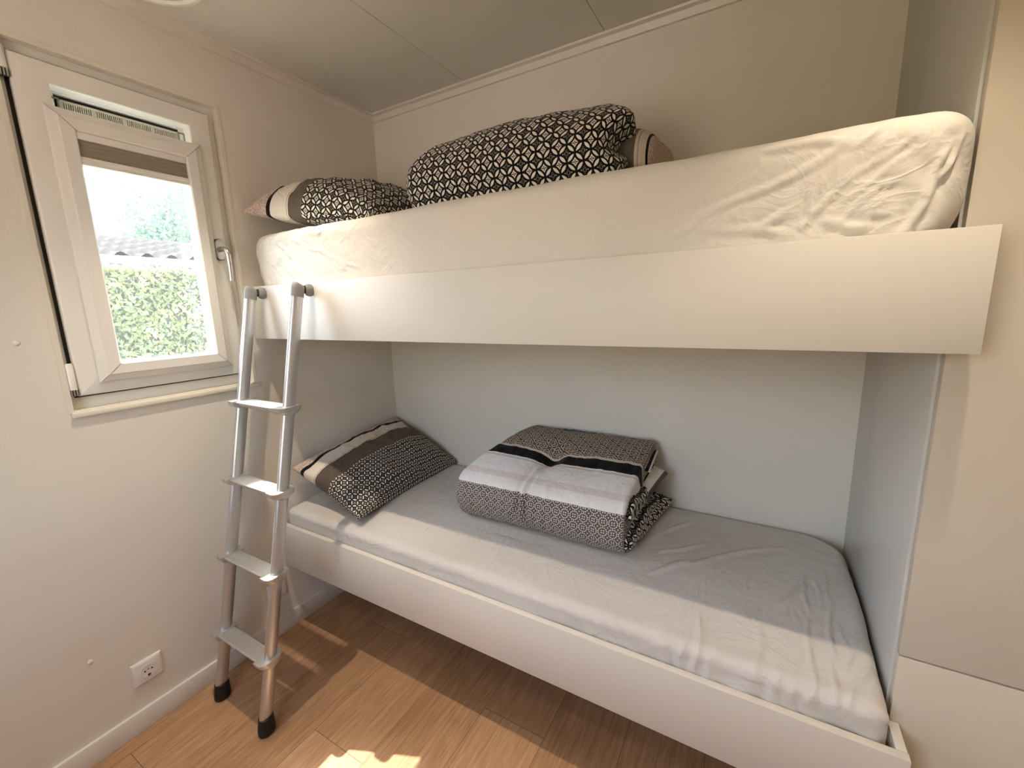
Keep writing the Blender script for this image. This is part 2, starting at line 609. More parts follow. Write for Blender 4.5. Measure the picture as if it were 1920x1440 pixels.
# ceiling: panels 0.605 wide with narrow v joints
bm = bmesh.new()
xs = [-0.16, 0.575, 1.18, 1.785, 2.39, XR + 0.12]
for i in range(5):
    a, b = xs[i] + (0.001 if i else 0), xs[i + 1] - (0.001 if i < 4 else 0)
    if i == 0:
        bx(bm, a, b, YF - 0.12, -0.3006, CZ, CZ + 0.02); bx(bm, a, b, -0.2994, 0.12, CZ, CZ + 0.02)
    else:
        bx(bm, a, b, YF - 0.12, 0.12, CZ, CZ + 0.02)
bx(bm, -0.16, XR + 0.12, YF - 0.12, 0.12, CZ + 0.019, CZ + 0.10)
structure(from_bm('ceiling', bm, M['ceiling']))
# cornice
cp = [(0.0, 2.262), (0.010, 2.262), (0.018, 2.282), (0.036, 2.2835), (0.038, CZ), (0.0, CZ)]
bm = bmesh.new(); prism(bm, [(q[0], q[1]) for q in cp], 'y', YF, 0.0)
structure(from_bm('trim_1', bm, M['trim']))
bm = bmesh.new(); prism(bm, [(-q[0], q[1]) for q in cp], 'x', 0.0, 2.0)
structure(from_bm('trim_2', bm, M['trim']))
# skirting
structure(box('baseboard_left', M['skirting'], None, 0.0, 0.012, YF, 0.0, 0.0, 0.075, 0.002))
structure(box('baseboard_back', M['skirting'], None, 0.012, 2.0, -0.012, 0.0, 0.0, 0.075, 0.002))
structure(box('baseboard_front', M['skirting'], None, 1.55, XR, YF, YF + 0.012, 0.0, 0.075, 0.002))

# round vent plate in the ceiling
t = thing('ceiling_vent', (0.21, -0.99, CZ), 'round white vent ring in the ceiling above the window', 'vent')
def lathe(bm, c, prof, n=48):
    rings(bm, [[Vector((c[0] + r * math.cos(2 * math.pi * j / n), c[1] + r * math.sin(2 * math.pi * j / n), z)) for j in range(n)] for r, z in prof], close=True)
bm = bmesh.new(); lathe(bm, (0.21, -0.99), [(0.145, CZ), (0.145, CZ - 0.006), (0.138, CZ - 0.010), (0.128, CZ - 0.010), (0.122, CZ - 0.004), (0.122, CZ)])
from_bm('ring', bm, M['pvc'], t, angle=40)
bm = bmesh.new(); lathe(bm, (0.21, -0.99), [(0.118, CZ), (0.118, CZ - 0.003), (0.06, CZ - 0.007), (0.01, CZ - 0.008)])
from_bm('disc', bm, M['trim'], t, angle=40)

# warm recessed spotlights, the one by the front wall an added fill
def downlight(x, y, power, label, spread=74):
    t = thing('ceiling_spotlight', (x, y, CZ), label, 'lamp')
    bm = bmesh.new(); lathe(bm, (x, y), [(0.046, CZ), (0.046, CZ - 0.003), (0.040, CZ - 0.005), (0.033, CZ - 0.003), (0.033, CZ)])
    from_bm('bezel', bm, M['steel'], t, angle=40)
    bm = bmesh.new(); lathe(bm, (x, y), [(0.030, CZ), (0.030, CZ - 0.002), (0.004, CZ - 0.003)])
    from_bm('lens', bm, M['lens'], t)
    ld = bpy.data.lights.new('spot_glow', 'SPOT')
    ld.energy = power; ld.color = (1.0, 0.84, 0.65)
    ld.spot_size = math.radians(spread); ld.spot_blend = 1.0
    ld.shadow_soft_size = 0.011
    lo = bpy.data.objects.new('spot_glow', ld); COL.objects.link(lo)
    lo.location = (x, y, CZ - 0.012)
downlight(0.425, -0.966, 44, 'warm recessed ceiling spotlight nearest the window')
downlight(1.955, -0.966, 36, 'warm recessed ceiling spotlight in front of the wardrobe')
downlight(1.19, -2.0, 12, 'added warm fill lamp in the ceiling behind the camera, out of view', 150)  # made-up lamp, added only to brighten the room

# ------------------------------------------------------------------ window
win = thing('window_1', (0.0, -1.0, WZ0), kind='structure')
def frame4(bm, x0, x1, y0, y1, z0, z1, wl, wr, wb, wt, bev=0.003):
    """mitred rectangular frame of four bars"""
    o = [(y0, z0), (y1, z0), (y1, z1), (y0, z1)]
    i = [(y0 + wl, z0 + wb), (y1 - wr, z0 + wb), (y1 - wr, z1 - wt), (y0 + wl, z1 - wt)]
    g = 0.0002
    for k in range(4):
        a, b = o[k], o[(k + 1) % 4]; c, d = i[(k + 1) % 4], i[k]
        ring = [a, b, c, d]
        lo = [Vector((x0, p[0], p[1])) for p in ring]
        n = len(bm.verts)
        lv = [bm.verts.new(p) for p in lo]
        hv = [bm.verts.new(Vector((x1, p.y, p.z))) for p in lo]
        fs = [bm.faces.new(lv[::-1]), bm.faces.new(hv)]
        for q in range(4):
            fs.append(bm.faces.new((lv[q], lv[(q + 1) % 4], hv[(q + 1) % 4], hv[q])))
        bmesh.ops.recalc_face_normals(bm, faces=fs)
        if bev:
            es = [e for e in hv[0].link_edges if e.other_vert(hv[0]) in (hv[1],)] + [e for e in hv[2].link_edges if e.other_vert(hv[2]) in (hv[3],)]
            bmesh.ops.bevel(bm, geom=es, offset=bev, segments=3, affect='EDGES', profile=0.5)

bm = bmesh.new(); frame4(bm, -0.12, -0.026, WY0, WY1, WZ0, WZ1, 0.06, 0.06, 0.06, 0.06)
from_bm('window_frame', bm, M['pvc'], win, angle=35)
bm = bmesh.new(); frame4(bm, -0.085, -0.004, -1.236, -0.765, 1.142, 2.052, 0.073, 0.066, 0.072, 0.056, 0.005)
sash = from_bm('sash', bm, M['pvc'], win, angle=35)
# black strip painting the shade line between frame and sash
bm = bmesh.new(); frame4(bm, -0.030, -0.022, -1.243, -0.760, 1.137, 2.058, 0.01, 0.01, 0.01, 0.01, 0)
from_bm('seal_shade', bm, M['seal_shade'], win)
box('glass', M['glass'], win, -0.062, -0.058, -1.17, -0.825, 1.205, 2.0)
# bead around the pane
bm = bmesh.new(); frame4(bm, -0.075, -0.045, -1.166, -0.828, 1.210, 2.0, 0.018, 0.018, 0.018, 0.010, 0.003)
from_bm('glazing_bead', bm, M['pvc'], win, angle=35)
# trickle vent in the top of the pane
vt = box('vent', M['dark'], win, -0.057, -0.050, -1.163, -0.831, 1.925, 1.988)
bm = bmesh.new()
bx(bm, -0.051, -0.043, -1.137, -0.850, 1.972, 1.978); bx(bm, -0.051, -0.043, -1.137, -0.850, 1.926, 1.935)
nsl = 60
for k in range(nsl + 1):
    y = -1.137 + k * (0.287 / nsl)
    w = 0.0011 if k % 15 else 0.003
    bx(bm, -0.050, -0.0435, y - w, y + w, 1.93, 1.975)
from_bm('grille', bm, M['vent'], vt)
for y in (-1.150, -0.840):
    bm = bmesh.new()
    frame4(bm, -0.052, -0.041, y - 0.011, y + 0.011, 1.93, 1.980, 0.004, 0.004, 0.004, 0.004, 0.001)
    bx(bm, -0.05, -0.043, y - 0.006, y + 0.006, 1.935, 1.945)
    from_bm('end_cap', bm, M['greyplastic'], vt)
# sill strip and wall bead round the opening
box('window_sill', M['trim'], win, -0.02, 0.012, WY0 - 0.004, WY1 + 0.008, 1.082, 1.0975, 0.003)
bm = bmesh.new(); frame4(bm, -0.03, 0.002, WY0 - 0.012, WY1 + 0.012, WZ0 - 0.004, WZ1 + 0.012, 0.014, 0.014, 0.006, 0.014, 0.0012)
from_bm('edge_bead', bm, M['trim'], win)
# hinges
for z0, z1 in ((1.145, 1.240), (1.985, 2.060)):
    bm = bmesh.new()
    path = [(-0.006, -1.247, z0 + 0.018), (-0.006, -1.247, z1 - 0.004), (-0.006, -1.247, z1)]
    tube(bm, path, 0.0095, 0.010, Vector((1, 0, 0)), 20, [1, 1, 0.75])
    h = from_bm('hinge', bm, M['pvc'], win, angle=40)
    bm = bmesh.new()
    for k, dy in enumerate((-0.006, 0.000, 0.006)):
        bx(bm, -0.014, 0.001, -1.247 + dy - 0.0018, -1.247 + dy + 0.0018, z0, z0 + 0.018)
    from_bm('hinge_pin', bm, M['steel'], h)
    box('hinge_shadow_plate', M['seal_shade'], h, -0.016, -0.010, -1.256, -1.238, z0, z0 + 0.02)
# handle: oval rose and bent lever
HY, HZ = -0.794, 1.596
bm = bmesh.new()
def oval(x, ry, rz, n=32):
    pts = []
    for j in range(n):
        a = 2 * math.pi * j / n
        c, s = math.cos(a), math.sin(a)
        pts.append(Vector((x, HY + ry * (abs(c) ** 0.8) * (1 if c > 0 else -1), HZ + rz * (abs(s) ** 0.6) * (1 if s > 0 else -1))))
    return pts
rings(bm, [oval(-0.004, 0.0165, 0.036), oval(0.004, 0.0165, 0.036), oval(0.008, 0.0145, 0.034)])
ros = from_bm('handle_rose', bm, M['steel'], win, angle=40)
bm = bmesh.new(); rings(bm, [oval(-0.003, 0.0178, 0.0375), oval(0.0015, 0.0178, 0.0375)])
from_bm('rose_gasket', bm, M['seal_shade'], ros)
path = [(0.005, HY, HZ), (0.022, HY, HZ)]
for k in range(9):
    a = math.pi / 2 * k / 8
    path.append((0.030 + 0.022 * math.sin(a), HY + 0.002 * k / 8, HZ - 0.022 * (1 - math.cos(a))))
path += [(0.0515, HY + 0.003, HZ - 0.05), (0.049, HY + 0.004, HZ - 0.08), (0.046, HY + 0.004, HZ - 0.112)]
bm = bmesh.new(); tube(bm, path, 0.0085, 0.0075, Vector((0, 1, 0)), 20, [1.25, 1.2] + [1.0] * 9 + [0.97, 0.95, 0.92])
from_bm('handle', bm, M['steel'], win, angle=50)

# blind fixed to the sash: white cassette frame with the raised grey fabric
bl = thing('window_blind', (0.01, -0.998, 1.177), 'white framed pleated blind with grey fabric raised to the top of the window', 'blind')
bm = bmesh.new()
def bevframe(bm, y0, y1, z0, z1, prof):
    """mitred frame swept from a profile of (inset, x)"""
    loops = []
    for ins, xx in prof:
        loops.append([Vector((xx, a, b)) for a, b in ((y0 + ins, z0 + ins), (y1 - ins, z0 + ins), (y1 - ins, z1 - ins), (y0 + ins, z1 - ins))])
    vv = [[bm.verts.new(p) for p in l] for l in loops]
    n = len(vv)
    for a in range(n):
        b = (a + 1) % n
        for k in range(4):
            bm.faces.new((vv[a][k], vv[a][(k + 1) % 4], vv[b][(k + 1) % 4], vv[b][k]))
bevframe(bm, -1.187, -0.809, 1.176, 1.940, [(0.0, -0.004), (0.0, 0.003), (0.003, 0.006), (0.019, 0.013), (0.022, 0.0165), (0.050, 0.0175), (0.054, 0.014), (0.054, -0.004)])
cas = from_bm('cassette_frame', bm, M['pvc'], bl, angle=20)
for a, b in (((-1.187, 1.176), (-1.133, 1.230)), ((-0.809, 1.176), (-0.863, 1.230)), ((-0.809, 1.940), (-0.863, 1.886)), ((-1.187, 1.940), (-1.133, 1.886))):
    pts = []
    for s_ in np.linspace(0.02, 1, 8):
        ins = s_ * 0.054
        xx = 0.006 + (0.0075 * min(1, max(0, (ins - 0.003) / 0.016))) + (0.0040 if ins > 0.022 else 0.0)
        pts.append((xx + 0.0002, a[0] + (b[0] - a[0]) * s_, a[1] + (b[1] - a[1]) * s_))
    bm = bmesh.new(); tube(bm, pts, 0.0005, 0.0005, Vector((1, 0, 0)), 6)
    from_bm('mitre_joint', bm, M['greyplastic'], cas)
box('head_rail', M['pvc'], bl, -0.002, 0.013, -1.133, -0.863, 1.866, 1.8855, 0.002)
bm = bmesh.new()
npl = 8
prof = []
for k in range(npl + 1):
    prof.append((0.0085 if k % 2 else 0.0070, 1.866 - k * 0.046 / npl))
prof += [(-0.002, 1.820), (-0.002, 1.866)]
prism(bm, prof, 'y', -1.132, -0.864)
from_bm('pleated_fabric', bm, M['blind'], bl)
bm = bmesh.new(); prism(bm, [(-0.002, 1.8195), (0.012, 1.8195), (0.013, 1.812), (0.010, 1.806), (0.013, 1.803), (0.013, 1.798), (0.006, 1.795), (-0.002, 1.795)], 'y', -1.132, -0.864)
from_bm('bottom_rail', bm, M['pvc'], bl)

# ------------------------------------------------------------------ small things on the left wall
def screw_cap(y, z, label):
    bm = bmesh.new()
    n = 24
    rings(bm, [[Vector((x, y + r * math.cos(2 * math.pi * j / n), z + r * math.sin(2 * math.pi * j / n))) for j in range(n)] for x, r in ((-0.001, 0.0072), (0.0012, 0.0072), (0.0026, 0.0058), (0.0032, 0.003))])
    props(from_bm('screw_cap', bm, M['socket'], None, angle=50), label, 'cap', 'screw caps on the left wall')
screw_cap(-1.336, 1.308, 'small round white screw cap on the wall left of the window, the upper one')
screw_cap(-1.341, 0.330, 'small round white screw cap on the wall beside the near power socket, the lower one')

def socket(yc, zc, label, tilt=False):
    t = thing('power_socket', (0.0, yc, zc), label, 'socket', 'power sockets on the left wall')
    h = 0.041
    bm = bmesh.new()
    def sq(x, k):
        return [Vector((x, yc + a * k, zc + b * k)) for a, b in ((-h, -h), (h, -h), (h, h), (-h, h))]
    rings(bm, [sq(-0.001, 1), sq(0.004, 1), sq(0.0095, 0.84), sq(0.010, 0.80)])
    es = [e for e in bm.edges if len(e.link_faces) == 2]
    pl = from_bm('plate', bm, M['socket'], t, angle=25)
    # round recess: a shallow cup standing in the plate
    n = 40
    bm = bmesh.new()
    prof = [(0.0100, 0.0235), (0.0112, 0.0232), (0.0112, 0.0205), (0.0104, 0.0195), (0.0104, 0.004)]
    rings(bm, [[Vector((x, yc + r * math.cos(2 * math.pi * j / n), zc + r * math.sin(2 * math.pi * j / n))) for j in range(n)] for x, r in prof])
    from_bm('insert', bm, M['socket'], t, angle=30)
    bm = bmesh.new()
    for dy, dz, r in ((-0.0095, 0.002, 0.0026), (0.0095, 0.002, 0.0026), (0.0, 0.005, 0.0018)):
        rings(bm, [[Vector((x, yc + dy + r * math.cos(2 * math.pi * j / 16), zc + dz + r * math.sin(2 * math.pi * j / 16))) for j in range(16)] for x in (0.0100, 0.0109)])
    from_bm('pin_hole', bm, M['dark'], t)
    bm = bmesh.new()
    bx(bm, 0.0105, 0.0118, yc - 0.004, yc + 0.004, zc - 0.0195, zc - 0.012)
    from_bm('earth_clip_recess', bm, M['dark'], t)
    bm = bmesh.new(); bx(bm, 0.0115, 0.0135, yc + 0.000, yc + 0.003, zc - 0.0195, zc - 0.0145, 0.0006)
    from_bm('earth_pin', bm, M['brass'], t)
socket(-1.218, 0.200, 'white square power socket low on the wall left of the ladder')
socket(-0.765, 0.205, 'white square power socket in shade behind the ladder')

# ------------------------------------------------------------------ wardrobe (right of the bunks)
wd = thing('wardrobe', (2.38, -0.31, 0.0), 'tall pale built-in wardrobe at the right of the bunks', 'wardrobe')
box('side_panel', M['side'], wd, 2.0, 2.014, -0.600, 0.0, 0.0, CZ - 0.001, 0.0008)
box('carcass', M['wardrobe'], wd, 2.014, XR, -0.580, 0.0, 0.0, CZ - 0.001)
u_d = box('door', M['wardrobe'], wd, 2.0040, XR - 0.004, -0.622, -0.6030, 0.6425, CZ - 0.006, 0.0012)
l_d = box('door', M['wardrobe'], wd, 2.0040, XR - 0.004, -0.622, -0.6030, 0.06, 0.6385, 0.0012)
box('plinth', M['wardrobe'], wd, 2.016, XR - 0.004, -0.612, -0.6005, 0.0, 0.057)

# ------------------------------------------------------------------ bunks
BY = -0.7123
def bunk(name, z0, z1, zb, label):
    t = thing(name, (1.0, -0.36, z0), label, 'bunk bed')
    box('front_board', M['board'], t, 0.001, 2.0195, BY, BY + 0.019, z0, z1, 0.0009)
    box('end_board', M['board'], t, 2.0005, 2.0185, BY + 0.0195, -0.6235, z0, z1, 0.0008)
    box('bed_base', M['slat'], t, 0.014, 1.999, BY + 0.0195, -0.013, zb - 0.025, zb, 0.001)
    return t
bunk('bunk_bed', 1.269, 1.4655, 1.405, 'upper bunk with a wide white front board that the ladder hangs on')
bunk('bunk_bed', 0.2945, 0.4845, 0.335, 'lower bunk with a white front board close above the floor')

# mattresses: rounded boxes with creased fitted sheets
UP_CREASES = [(1.819, 1.621, 1.587, 1.519, 5.0, 14.0), (1.587, 1.519, 1.507, 1.477, 3.0, 12.0), (1.822, 1.624, 1.688, 1.644, 7.0, 16.0), (1.876, 1.646, 1.832, 1.613, 4.0, 12.0), (1.915, 1.624, 1.813, 1.547, 4.0, 10.0), (1.813, 1.547, 1.767, 1.491, 5.0, 12.0), (1.916, 1.594, 1.824, 1.53, 3.0, 9.0), (1.812, 1.61, 1.813, 1.547, 4.0, 7.0), (1.776, 1.552, 1.78, 1.495, 6.0, 9.0), (1.874, 1.548, 1.82, 1.492, 4.0, 10.0), (1.885, 1.547, 1.87, 1.502, 4.0, 7.0), (1.9, 1.551, 1.869, 1.548, 4.0, 8.0), (1.964, 1.591, 1.926, 1.469, 4.0, 9.0), (1.958, 1.599, 1.917, 1.47, 5.0, 12.0), (1.974, 1.615, 1.943, 1.541, 3.0, 9.0), (1.944, 1.562, 1.917, 1.47, 3.0, 7.0), (1.688, 1.637, 1.698, 1.604, 4.0, 8.0), (1.694, 1.605, 1.66, 1.528, 3.0, 9.0), (1.656, 1.532, 1.667, 1.485, 3.0, 8.0), (1.542, 1.648, 1.591, 1.603, 3.0, 7.0), (1.591, 1.603, 1.592, 1.541, 2.0, 6.0), (1.856, 1.518, 1.861, 1.488, 4.0, 7.0), (1.866, 1.48, 1.801, 1.495, 6.0, 14.0), (1.747, 1.525, 1.694, 1.49, 5.0, 16.0), (1.746, 1.481, 1.613, 1.508, 4.0, 16.0), (1.87, 1.502, 1.894, 1.499, 4.0, 9.0), (0.256, 1.618, 0.401, 1.571, 6.0, 12.0), (0.401, 1.571, 0.534, 1.522, 7.0, 12.0), (0.534, 1.522, 0.601, 1.496, 5.0, 10.0), (0.295, 1.585, 0.391, 1.574, 4.0, 10.0), (0.284, 1.588, 0.368, 1.501, 5.0, 12.0), (0.637, 1.657, 0.56, 1.6, 3.0, 7.0), (0.56, 1.6, 0.557, 1.579, 3.0, 6.0), (0.58, 1.577, 0.58, 1.543, 3.0, 6.0), (0.273, 1.646, 0.16, 1.617, 5.0, 20.0), (0.42, 1.527, 0.377, 1.494, 3.0, 7.0), (0.226, 1.531, 0.262, 1.477, 4.0, 12.0), (0.172, 1.615, 0.277, 1.551, 4.0, 14.0), (0.73, 1.653, 0.783, 1.586, 4.0, 22.0), (0.725, 1.609, 0.692, 1.578, 3.0, 10.0), (0.452, 1.627, 0.348, 1.631, 4.0, 20.0), (0.115, 1.557, 0.217, 1.486, 3.0, 10.0), (0.629, 1.536, 0.754, 1.5, 2.0, 8.0), (0.492, 1.566, 0.546, 1.598, 2.0, 7.0)]
LO_CREASES = [(1.871, -0.283, 1.815, -0.463, 3.0, 7.0), (1.865, -0.296, 1.871, -0.466, 4.0, 6.0), (1.871, -0.466, 1.858, -0.70, 4.0, 8.0), (1.894, -0.292, 1.897, -0.437, 3.0, 6.0), (1.916, -0.249, 1.92, -0.39, 4.0, 6.0), (1.92, -0.39, 1.906, -0.59, 4.0, 8.0), (1.906, -0.59, 1.897, -0.70, 4.0, 8.0), (1.963, -0.472, 1.923, -0.623, 3.0, 6.0), (1.979, -0.551, 1.92, -0.70, 4.0, 10.0), (1.731, -0.387, 1.723, -0.44, 3.0, 6.0), (1.63, -0.569, 1.634, -0.70, 4.0, 14.0), (1.415, -0.34, 1.537, -0.1, 4.0, 14.0), (1.457, -0.383, 1.606, -0.242, 4.0, 12.0), (1.452, -0.49, 1.569, -0.373, 5.0, 16.0), (1.569, -0.373, 1.826, -0.155, 4.0, 16.0), (1.403, -0.231, 1.471, -0.117, 4.0, 12.0), (1.631, -0.115, 1.632, -0.386, 2.5, 5.0), (1.632, -0.386, 1.638, -0.70, 2.5, 5.0), (1.824, -0.458, 1.805, -0.509, 3.0, 6.0), (1.833, -0.462, 1.848, -0.502, 3.0, 6.0), (1.93, -0.481, 1.936, -0.528, 3.0, 5.0), (1.761, -0.491, 1.744, -0.541, 3.0, 10.0), (1.761, -0.54, 1.759, -0.70, 3.0, 14.0), (1.869, -0.543, 1.856, -0.659, 3.0, 12.0), (0.681, -0.413, 0.695, -0.70, 2.5, 5.0), (0.992, -0.487, 1.011, -0.70, 2.5, 5.0), (0.529, -0.468, 0.662, -0.27, 2.0, 8.0), (0.524, -0.384, 0.716, -0.375, 2.0, 7.0)]

def crease_field(A, B, segs, gain=1.0, wf=1.0):
    """sum of soft ridges; A,B coordinate arrays (metres)"""
    h = np.zeros_like(A)
    for i, (a0, b0, a1, b1, am, w) in enumerate(segs):
        da, db = a1 - a0, b1 - b0
        L2 = da * da + db * db
        L = math.sqrt(L2)
        t = np.clip(((A - a0) * da + (B - b0) * db) / L2, 0, 1)
        # slight wander so folds are not ruler straight
        wob = 0.006 * np.sin(t * 5.1 + i * 1.7) * L / 0.2
        nx, ny = -db / L, da / L
        d = np.hypot(A - a0 - t * da - nx * wob, B - b0 - t * db - ny * wob)
        w = w * 0.001 * wf
        env = np.clip(np.minimum(t, 1 - t) * 4 + 0.25, 0, 1)
        h += gain * am * 0.001 * env * (np.exp(-(d / (0.45 * w)) ** 2) - 0.35 * np.exp(-(d / (1.3 * w)) ** 2))
    return h

def mattress(label, x0, x1, y0, y1, z0, z1, rt, rp, mat, upper, step=0.0065, rfront=None):
    nx = int((x1 - x0) / step); ny = int((y1 - y0) / (step * 1.3)); nz = int((z1 - z0) / step)
    ids = {}
    L = []
    def lat(i, j, k):
        key = (i, j, k)
        if key not in ids:
            ids[key] = len(L); L.append(key)
        return ids[key]
    F = []
    for i in range(nx):
        for j in range(ny):
            F.append((lat(i, j, nz), lat(i + 1, j, nz), lat(i + 1, j + 1, nz), lat(i, j + 1, nz)))
            F.append((lat(i, j, 0), lat(i, j + 1, 0), lat(i + 1, j + 1, 0), lat(i + 1, j, 0)))
        for k in range(nz):
            F.append((lat(i, 0, k), lat(i + 1, 0, k), lat(i + 1, 0, k + 1), lat(i, 0, k + 1)))
            F.append((lat(i, ny, k), lat(i, ny, k + 1), lat(i + 1, ny, k + 1), lat(i + 1, ny, k)))
    for j in range(ny):
        for k in range(nz):
            F.append((lat(0, j, k), lat(0, j, k + 1), lat(0, j + 1, k + 1), lat(0, j + 1, k)))
            F.append((lat(nx, j, k), lat(nx, j + 1, k), lat(nx, j + 1, k + 1), lat(nx, j, k + 1)))
    L = np.array(L, float)
    P = np.stack([x0 + L[:, 0] / nx * (x1 - x0), y0 + L[:, 1] / ny * (y1 - y0), z0 + L[:, 2] / nz * (z1 - z0)], -1)
    # round in plan (radius rp) and at the top and bottom edges (rt)
    def roundbox(P, lo, hi, r):
        r = np.array(r)
        c = np.clip(P, lo + r, hi - r)
        d = (P - c) / r
        m = np.linalg.norm(d, axis=1)
        mi = np.abs(d).max(1)
        s = np.where(m > 1e-9, mi / np.maximum(m, 1e-9), 1.0)
        return c + d * s[:, None] * r
    lo = np.array([x0, y0, z0]); hi = np.array([x1, y1, z1])
    P2 = P.copy()
    # plan corners
    rr = np.array([rp, rp, 1e-6])
    rb = rp
    rp = np.where(P[:, 1] < (y0 + y1) / 2, rfront or rb, rb)[:, None]
    c = np.clip(P[:, :2], lo[:2] + rp, hi[:2] - rp); d = P[:, :2] - c
    m = np.linalg.norm(d, axis=1); mi = np.abs(d).max(1)
    s = np.where(m > 1e-9, mi / np.maximum(m, 1e-9), 1.0)
    flat = c + d * s[:, None]
    P2[:, :2] = flat
    # edge rounding: inset measured from the plan outline
    e = np.maximum(np.abs(flat[:, 0] - (x0 + x1) / 2) - ((x1 - x0) / 2), np.abs(flat[:, 1] - (y0 + y1) / 2) - ((y1 - y0) / 2))
    cz = np.clip(P[:, 2], z0 + rt, z1 - rt)
    dz = (P[:, 2] - cz) / rt                                     # -1..1 near top / bottom
    # depth from outline in plan, using the lattice (0 at the side faces)
    q = np.minimum(np.minimum(P[:, 0] - x0, x1 - P[:, 0]), np.minimum(P[:, 1] - y0, y1 - P[:, 1]))
    dq = np.clip(1 - q / rt, 0, 1)
    mm = np.hypot(dz, dq); mi = np.maximum(np.abs(dz), dq)
    s = np.where(mm > 1e-9, mi / np.maximum(mm, 1e-9), 1.0)
    P2[:, 2] = cz + dz * s * rt
    ctr = np.array([(x0 + x1) / 2, (y0 + y1) / 2])
    inset = rt * (dq - dq * s)
    nrm = flat - np.clip(flat, lo[:2] + rp * 1.2, hi[:2] - rp * 1.2)
    rp = rb
    nl = np.linalg.norm(nrm, axis=1)
    nd = np.where(nl[:, None] > 1e-9, nrm / np.maximum(nl, 1e-9)[:, None], 0)
    P2[:, :2] -= nd * inset[:, None]
    side = np.clip(dq * 1.0, 0, 1) * (1 - np.abs(dz))
    top = np.clip(dz, 0, 1)
    X, Y, Z = P2[:, 0], P2[:, 1], P2[:, 2]
    front = (L[:, 1] == 0)
    # large unevenness
    big = np.array([pn((x, y * 1.3, z), 4.0, 3) for x, y, z in P2])
    med = np.array([pn((x * 1.0 + 9, y, z), 13.0, 3) for x, y, z in P2])
    nvec = np.zeros_like(P2)
    nvec[:, :2] = nd * np.clip(1 - np.abs(dz), 0, 1)[:, None]
    nvec[:, 2] = np.where(dz > 0, top, -np.clip(-dz, 0, 1))
    nvec /= np.maximum(np.linalg.norm(nvec, axis=1), 1e-6)[:, None]
    # keep interior top/bottom vertical
    deep = q > rt
    nvec[deep & (dz > 0)] = (0, 0, 1); nvec[deep & (dz < 0)] = (0, 0, -1)
    h = 0.0035 * big + 0.0012 * med
    if upper:
        fr = np.clip(1 - (Y - y0) / 0.05, 0, 1)
        h += fr * crease_field(X, Z, UP_CREASES, 1.55, 0.95)
        # tension folds gathering to the far right end
        k = np.clip((X - 1.72) / 0.25, 0, 1) * fr
        ph = (X * 0.9 + (Z - z0) * 0.55)
        h += k * 0.0014 * np.sin(ph * 120 + 3 * big)
        k = np.clip((0.62 - X) / 0.4, 0, 1) * fr
        h += k * 0.0030 * med * 2.0
    else:
        tp = np.clip((Z - (z1 - 0.05)) / 0.03, 0, 1)
        h += tp * crease_field(X, Y, LO_CREASES, 1.9, 1.25)
        fr = np.clip(1 - (Y - y0) / 0.07, 0, 1) * np.clip((X - 0.9) / 0.6, 0.15, 1)
        h += fr * 0.0022 * np.sin(X * 125 + 5 * big + 2 * np.sin(X * 31))
    # pressed flat under what lies on it
    for (xa, xb, ya) in (((0.60, 1.50, -0.62), (0.0, 0.62, -0.62)) if upper else ((0.70, 1.48, -0.49), (0.0, 0.46, -0.60))):
        cov = (X > xa) & (X < xb) & (Y > ya) & (dz > 0)
        h[cov] = np.minimum(h[cov], 0.0)
    P2 += nvec * (h * np.where(dz < -0.5, 0.0, 1.0))[:, None]
    if upper:
        # slack: sides tuck in to the bottom edge
        tuck = np.clip((z0 + 0.11 - P2[:, 2]) / 0.11, 0, 1) ** 1.6
        P2[:, 0] -= np.sign(P2[:, 0] - 1.0) * tuck * 0.055 * np.clip((np.abs(P2[:, 0] - 1.0) - 0.80) / 0.19, 0, 1)
        P2[:, 1] += tuck * 0.010 * np.clip(1 - (P2[:, 1] - y0) / 0.1, 0, 1)
    if not upper:
        sag = np.clip((-0.34 - P2[:, 1]) / 0.36, 0, 1)
        P2[:, 2] -= (sag * sag * (3 - 2 * sag)) * 0.030 * np.clip((P2[:, 2] - z0) / (z1 - z0), 0, 1)
    P2[:, 0] = np.clip(P2[:, 0], 0.002, 1.9985)
    P2[:, 1] = np.clip(P2[:, 1], BY + 0.0205, -0.002)
    P2[:, 2] = np.maximum(P2[:, 2], z0)
    F = np.array(F)
    o = npmesh('mattress', P2, F, None, mat)
    return props(o, label, 'mattress')

mattress('thick mattress in a white crinkled fitted sheet on the upper bunk', 0.010, 1.996, BY + 0.0215, -0.004, 1.4055, 1.657, 0.045, 0.07, M['sheet'], True, step=0.005)
mattress('mattress in a pale fitted sheet on the lower bunk', 0.012, 1.992, BY + 0.022, -0.004, 0.3355, 0.578, 0.030, 0.13, M['sheet_low'], False, step=0.0052, rfront=0.025)

